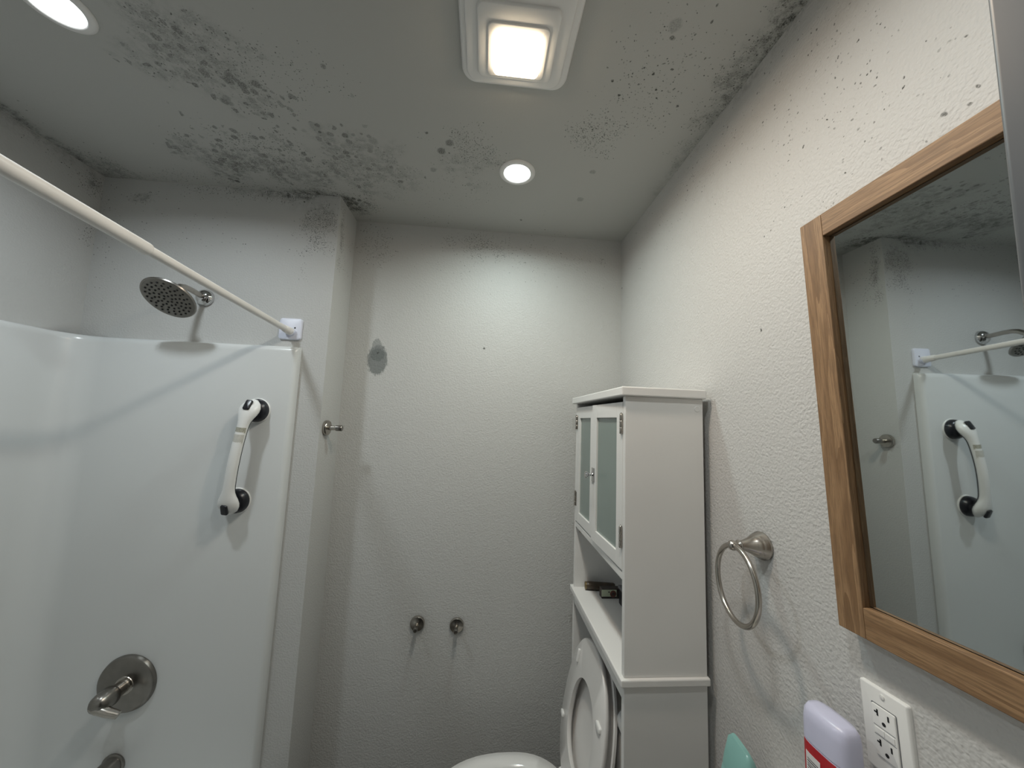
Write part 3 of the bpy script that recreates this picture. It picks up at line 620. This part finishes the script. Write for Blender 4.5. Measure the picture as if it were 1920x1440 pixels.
# ------------------------------------------------------------------ outlet
oy, oz = 0.512, 1.162
ot = thing('wall_outlet', 'white two-socket safety outlet plate on the wall below the mirror', 'outlet', (XR, oy, oz), rot=(math.radians(-3.0), 0, 0))
def lp(bm, y, z, w, h, r, x0, t, soft=0.0): return plate(bm, (-x0, y, z), (0, -1, 0), (0, 0, 1), (-1, 0, 0), w, h, r, t, soft, 4)
mk('cover_plate', lp(B(), 0, 0, 0.064, 0.114, 0.003, 0.0, 0.0062, 0.0025), 'white_plastic', ot, local=True, smooth=40)
fc = mk('socket_face', lp(B(), 0, 0, 0.031, 0.067, 0.002, 0.0055, 0.0030, 0.0008), 'white_plastic', ot, local=True, smooth=40)
bm = B(); lp(bm, 0, 0, 0.0335, 0.0695, 0.002, 0.0055, 0.0009); mk('face_gap', bm, 'box_grey', ot, local=True)
for z in (0.0485, -0.0485):
    bm = B(); lathe(bm, [(0.0034, 0.0055), (0.003, 0.0075), (0.0, 0.0079)], (0, 0, z), (-1, 0, 0), 14); mk('screw', bm, 'white_plastic', ot, local=True)
for s in (1, -1):
    zc = s * 0.0195
    bm = B(); lp(bm, 0.0075, zc + 0.0045, 0.0022, 0.0085, 0.0003, 0.0082, 0.0006); lp(bm, 0.0095, zc + 0.0045, 0.0045, 0.0022, 0.0003, 0.0082, 0.0006); mk('slot', bm, 'slot_black', fc, local=True)
    bm = B(); lp(bm, -0.0068, zc + 0.0045, 0.0022, 0.0072, 0.0003, 0.0082, 0.0006); mk('slot', bm, 'slot_black', fc, local=True)
    bm = B(); lathe(bm, [(0.0026, 0.0082), (0.0026, 0.0088)], (0, 0, zc - 0.0065), (-1, 0, 0), 12); mk('ground_hole', bm, 'slot_black', fc, local=True)
for y in (0.0066, -0.0066):
    bm = B(); lp(bm, y, 0, 0.0122, 0.0078, 0.0006, 0.0082, 0.0012, 0.0003); mk('test_button', bm, 'white_plastic', fc, local=True)
for z in (0.0062, -0.0062):
    bm = B(); lp(bm, 0, z, 0.0285, 0.0008, 0.0002, 0.0083, 0.0003); mk('button_groove', bm, 'box_grey', fc, local=True)

# ------------------------------------------------------------------ vanity and the bottles on it
ZV = 0.920
vn = thing('vanity', 'low vanity cabinet with pale counter under the mirror', 'vanity', (0.42, 0.43, 0))
bm = B(); box(bm, (0.25, 0.13, 0.0), (XR - 0.002, 0.715, ZV - 0.035), 0.003); mk('vanity_body', bm, 'white_paint', vn)
bm = B(); box(bm, (0.235, 0.122, ZV - 0.034), (XR - 0.001, 0.728, ZV), 0.006, 3); mk('countertop', bm, 'counter_stone', vn, smooth=40)
for y in (0.28, 0.57):
    bm = B(); box(bm, (0.236, y - 0.135, 0.10), (0.249, y + 0.135, 0.86), 0.003); dd = mk('vanity_door', bm, 'white_paint', vn)
    bm = B(); lathe(bm, [(0.006, 0), (0.005, 0.012), (0.012, 0.018), (0.0, 0.024)], (0.236, y + (0.10 if y < 0.4 else -0.10), 0.72), (-1, 0, 0), 16); o = mk('knob', bm, 'nickel', dd)

def ov(cx, cy, w, d, z, rot, n=40, e=0.62):
    o = []; c0, s0 = math.cos(rot), math.sin(rot)
    for i in range(n):
        t = 2 * math.pi * i / n; a = math.copysign(abs(math.cos(t)) ** e, math.cos(t)) * d / 2; b = math.copysign(abs(math.sin(t)) ** e, math.sin(t)) * w / 2
        o.append((cx + a * c0 - b * s0, cy + a * s0 + b * c0, z))
    return o
dx, dy, dr, dz = 0.553, 0.552, math.radians(4), 1.160
de = thing('lavender_bottle', 'pale lavender flat bottle with red label standing beside the outlet', 'bottle', (dx, dy, ZV))
bm = B(); loft(bm, [ov(dx, dy, 0.060, 0.036, ZV, dr), ov(dx, dy, 0.068, 0.042, ZV + 0.006, dr), ov(dx, dy, 0.070, 0.044, 1.05, dr), ov(dx, dy, 0.070, 0.044, dz - 0.050, dr)]); bd = mk('bottle_body', bm, 'lavender', de, smooth=50)
bm = B(); loft(bm, [ov(dx, dy, 0.0705, 0.0445, dz - 0.049, dr), ov(dx, dy, 0.070, 0.044, dz - 0.020, dr), ov(dx, dy, 0.067, 0.041, dz - 0.008, dr), ov(dx, dy, 0.060, 0.032, dz - 0.001, dr), ov(dx, dy, 0.046, 0.016, dz + 0.001, dr)]); mk('cap', bm, 'lavender', de, smooth=50)
def lab(n, y0, y1, z0, z1, m, parent, lift):
    bm = B(); K = 8; rows = []
    for i in range(K + 1):
        y = y0 + (y1 - y0) * i / K
        x = -(0.022 * (1 - min(1, abs(y) / 0.035) ** (2 / 0.62)) ** 0.31 + lift)
        q = []
        for ddx, zz in ((0, z0), (0, z1), (0.0004, z1), (0.0004, z0)):
            p = Vector((x + ddx, y, 0)); p.rotate(Matrix.Rotation(dr, 3, 'Z')); q.append((p.x + dx, p.y + dy, zz))
        rows.append(q)
    loft(bm, rows)
    return mk(n, bm, m, parent)
rl = lab('red_label', -0.022, 0.029, 0.985, 1.108, 'label_red', de, 0.0005)
wl = lab('barcode_panel', 0.000, 0.024, 1.045, 1.094, 'label_white', de, 0.0010)
for i in range(11): lab('barcode_bar', 0.003, 0.021, 1.050 + i * 0.0035, 1.0505 + i * 0.0035 + 0.001 * random.random(), 'ink', wl, 0.0014)
for i in range(4): lab('print_line', -0.017, -0.004 - 0.003 * (i % 2), 1.082 - i * 0.008, 1.0835 - i * 0.008, 'label_white', rl, 0.0010)
lx, ly, lz = 0.455, 0.618, 1.066
te = thing('teal_bottle', 'small teal squeeze bottle with wedge top at the counter edge', 'bottle', (lx, ly, ZV))
tr_ = math.radians(8)
bm = B(); loft(bm, [ov(lx, ly, 0.058, 0.034, ZV, tr_), ov(lx, ly, 0.068, 0.042, ZV + 0.006, tr_), ov(lx, ly, 0.070, 0.044, ZV + 0.075, tr_), ov(lx, ly, 0.062, 0.038, lz - 0.050, tr_), ov(lx, ly, 0.058, 0.034, lz - 0.044, tr_)]); mk('bottle_body', bm, 'teal_plastic', te, smooth=50)
bm = B(); loft(bm, [ov(lx, ly, 0.060, 0.036, lz - 0.0438, tr_), ov(lx, ly, 0.056, 0.032, lz - 0.030, tr_), ov(lx, ly, 0.046, 0.018, lz - 0.008, tr_), ov(lx, ly, 0.034, 0.008, lz, tr_)])
for vv in bm.verts:
    if vv.co.z > lz - 0.02: vv.co.z += (vv.co.y - ly) * 0.28
mk('wedge_cap', bm, 'teal_plastic', te, smooth=50)

# ------------------------------------------------------------------ ceiling lights
FX, FY = 0.036, 0.705
fan = thing('exhaust_fan_light', 'square ceiling exhaust fan cover with glowing warm light panel', 'fan light', (FX, FY, ZC))
dn = Vector((0, 0, -1))
bm = B(); plate(bm, (FX + 0.002, FY - 0.022, ZC), (1, 0, 0), (0, 1, 0), dn, 0.256, 0.262, 0.035, 0.012, 0.006, 8); mk('housing_cover', bm, 'white_plastic', fan, smooth=40)
bm = B(); plate(bm, (FX, FY - 0.018, ZC - 0.012), (1, 0, 0), (0, 1, 0), dn, 0.228, 0.236, 0.030, 0.005, 0.003, 8); mk('cover_step', bm, 'white_plastic', fan, smooth=40)
bm = B(); plate(bm, (FX, FY, ZC - 0.017), (1, 0, 0), (0, 1, 0), dn, 0.176, 0.158, 0.016, 0.006, 0.003, 8); mk('grille_panel', bm, 'white_plastic', fan, smooth=40)
bm = B(); plate(bm, (FX + 0.002, FY + 0.012, ZC - 0.023), (1, 0, 0), (0, 1, 0), dn, 0.134, 0.116, 0.012, 0.004, 0.002, 8); mk('lens_frame', bm, 'white_plastic', fan, smooth=40)
bm = B(); plate(bm, (FX + 0.002, FY + 0.012, ZC - 0.027), (1, 0, 0), (0, 1, 0), dn, 0.106, 0.089, 0.012, 0.014, 0.005, 8); mk('light_lens', bm, 'fan_lens_light', fan)
la = bpy.data.lights.new('bulb', 'AREA'); la.shape = 'RECTANGLE'; la.size = 0.096; la.size_y = 0.078; la.energy = FAN_W; la.color = FAN_COL
lo_ = bpy.data.objects.new('bulb', la); C.objects.link(lo_); lo_.parent = fan; lo_.location = (0.002, 0.012, -0.0418)
def can(label, x, y, watt, col):
    c = thing('recessed_light', label, 'ceiling light', (x, y, ZC), 'recessed ceiling lights')
    bm = B(); n = 48
    prof = [(0.045, 0.0), (0.045, 0.004), (0.047, 0.0065), (0.056, 0.0055), (0.062, 0.002), (0.062, 0.0)]
    lathe(bm, prof, (x, y, ZC), dn, n, cap=False); mk('trim_ring', bm, 'white_plastic', c, smooth=60)
    bm = B(); lathe(bm, [(0.0448, 0.001), (0.0448, 0.0035), (0.0, 0.0042)], (x, y, ZC), dn, n); mk('light_lens', bm, 'can_lens_light', c)
    la = bpy.data.lights.new('bulb', 'AREA'); la.shape = 'DISK'; la.size = 0.084; la.energy = watt; la.color = col; la.spread = CAN_SPREAD
    lo_ = bpy.data.objects.new('bulb', la); C.objects.link(lo_); lo_.parent = c; lo_.location = (0, 0, -0.0050)
can('small round recessed light glowing near the back wall', 0.077, 1.135, CAN_BACK_W, CAN_BACK_COL)
can('round recessed light glowing over the bathtub', -0.953, 0.748, CAN_TUB_W, CAN_TUB_COL)
can('round recessed light overhead just inside the doorway', 0.077, 0.32, CAN_DOOR_W, CAN_DOOR_COL)
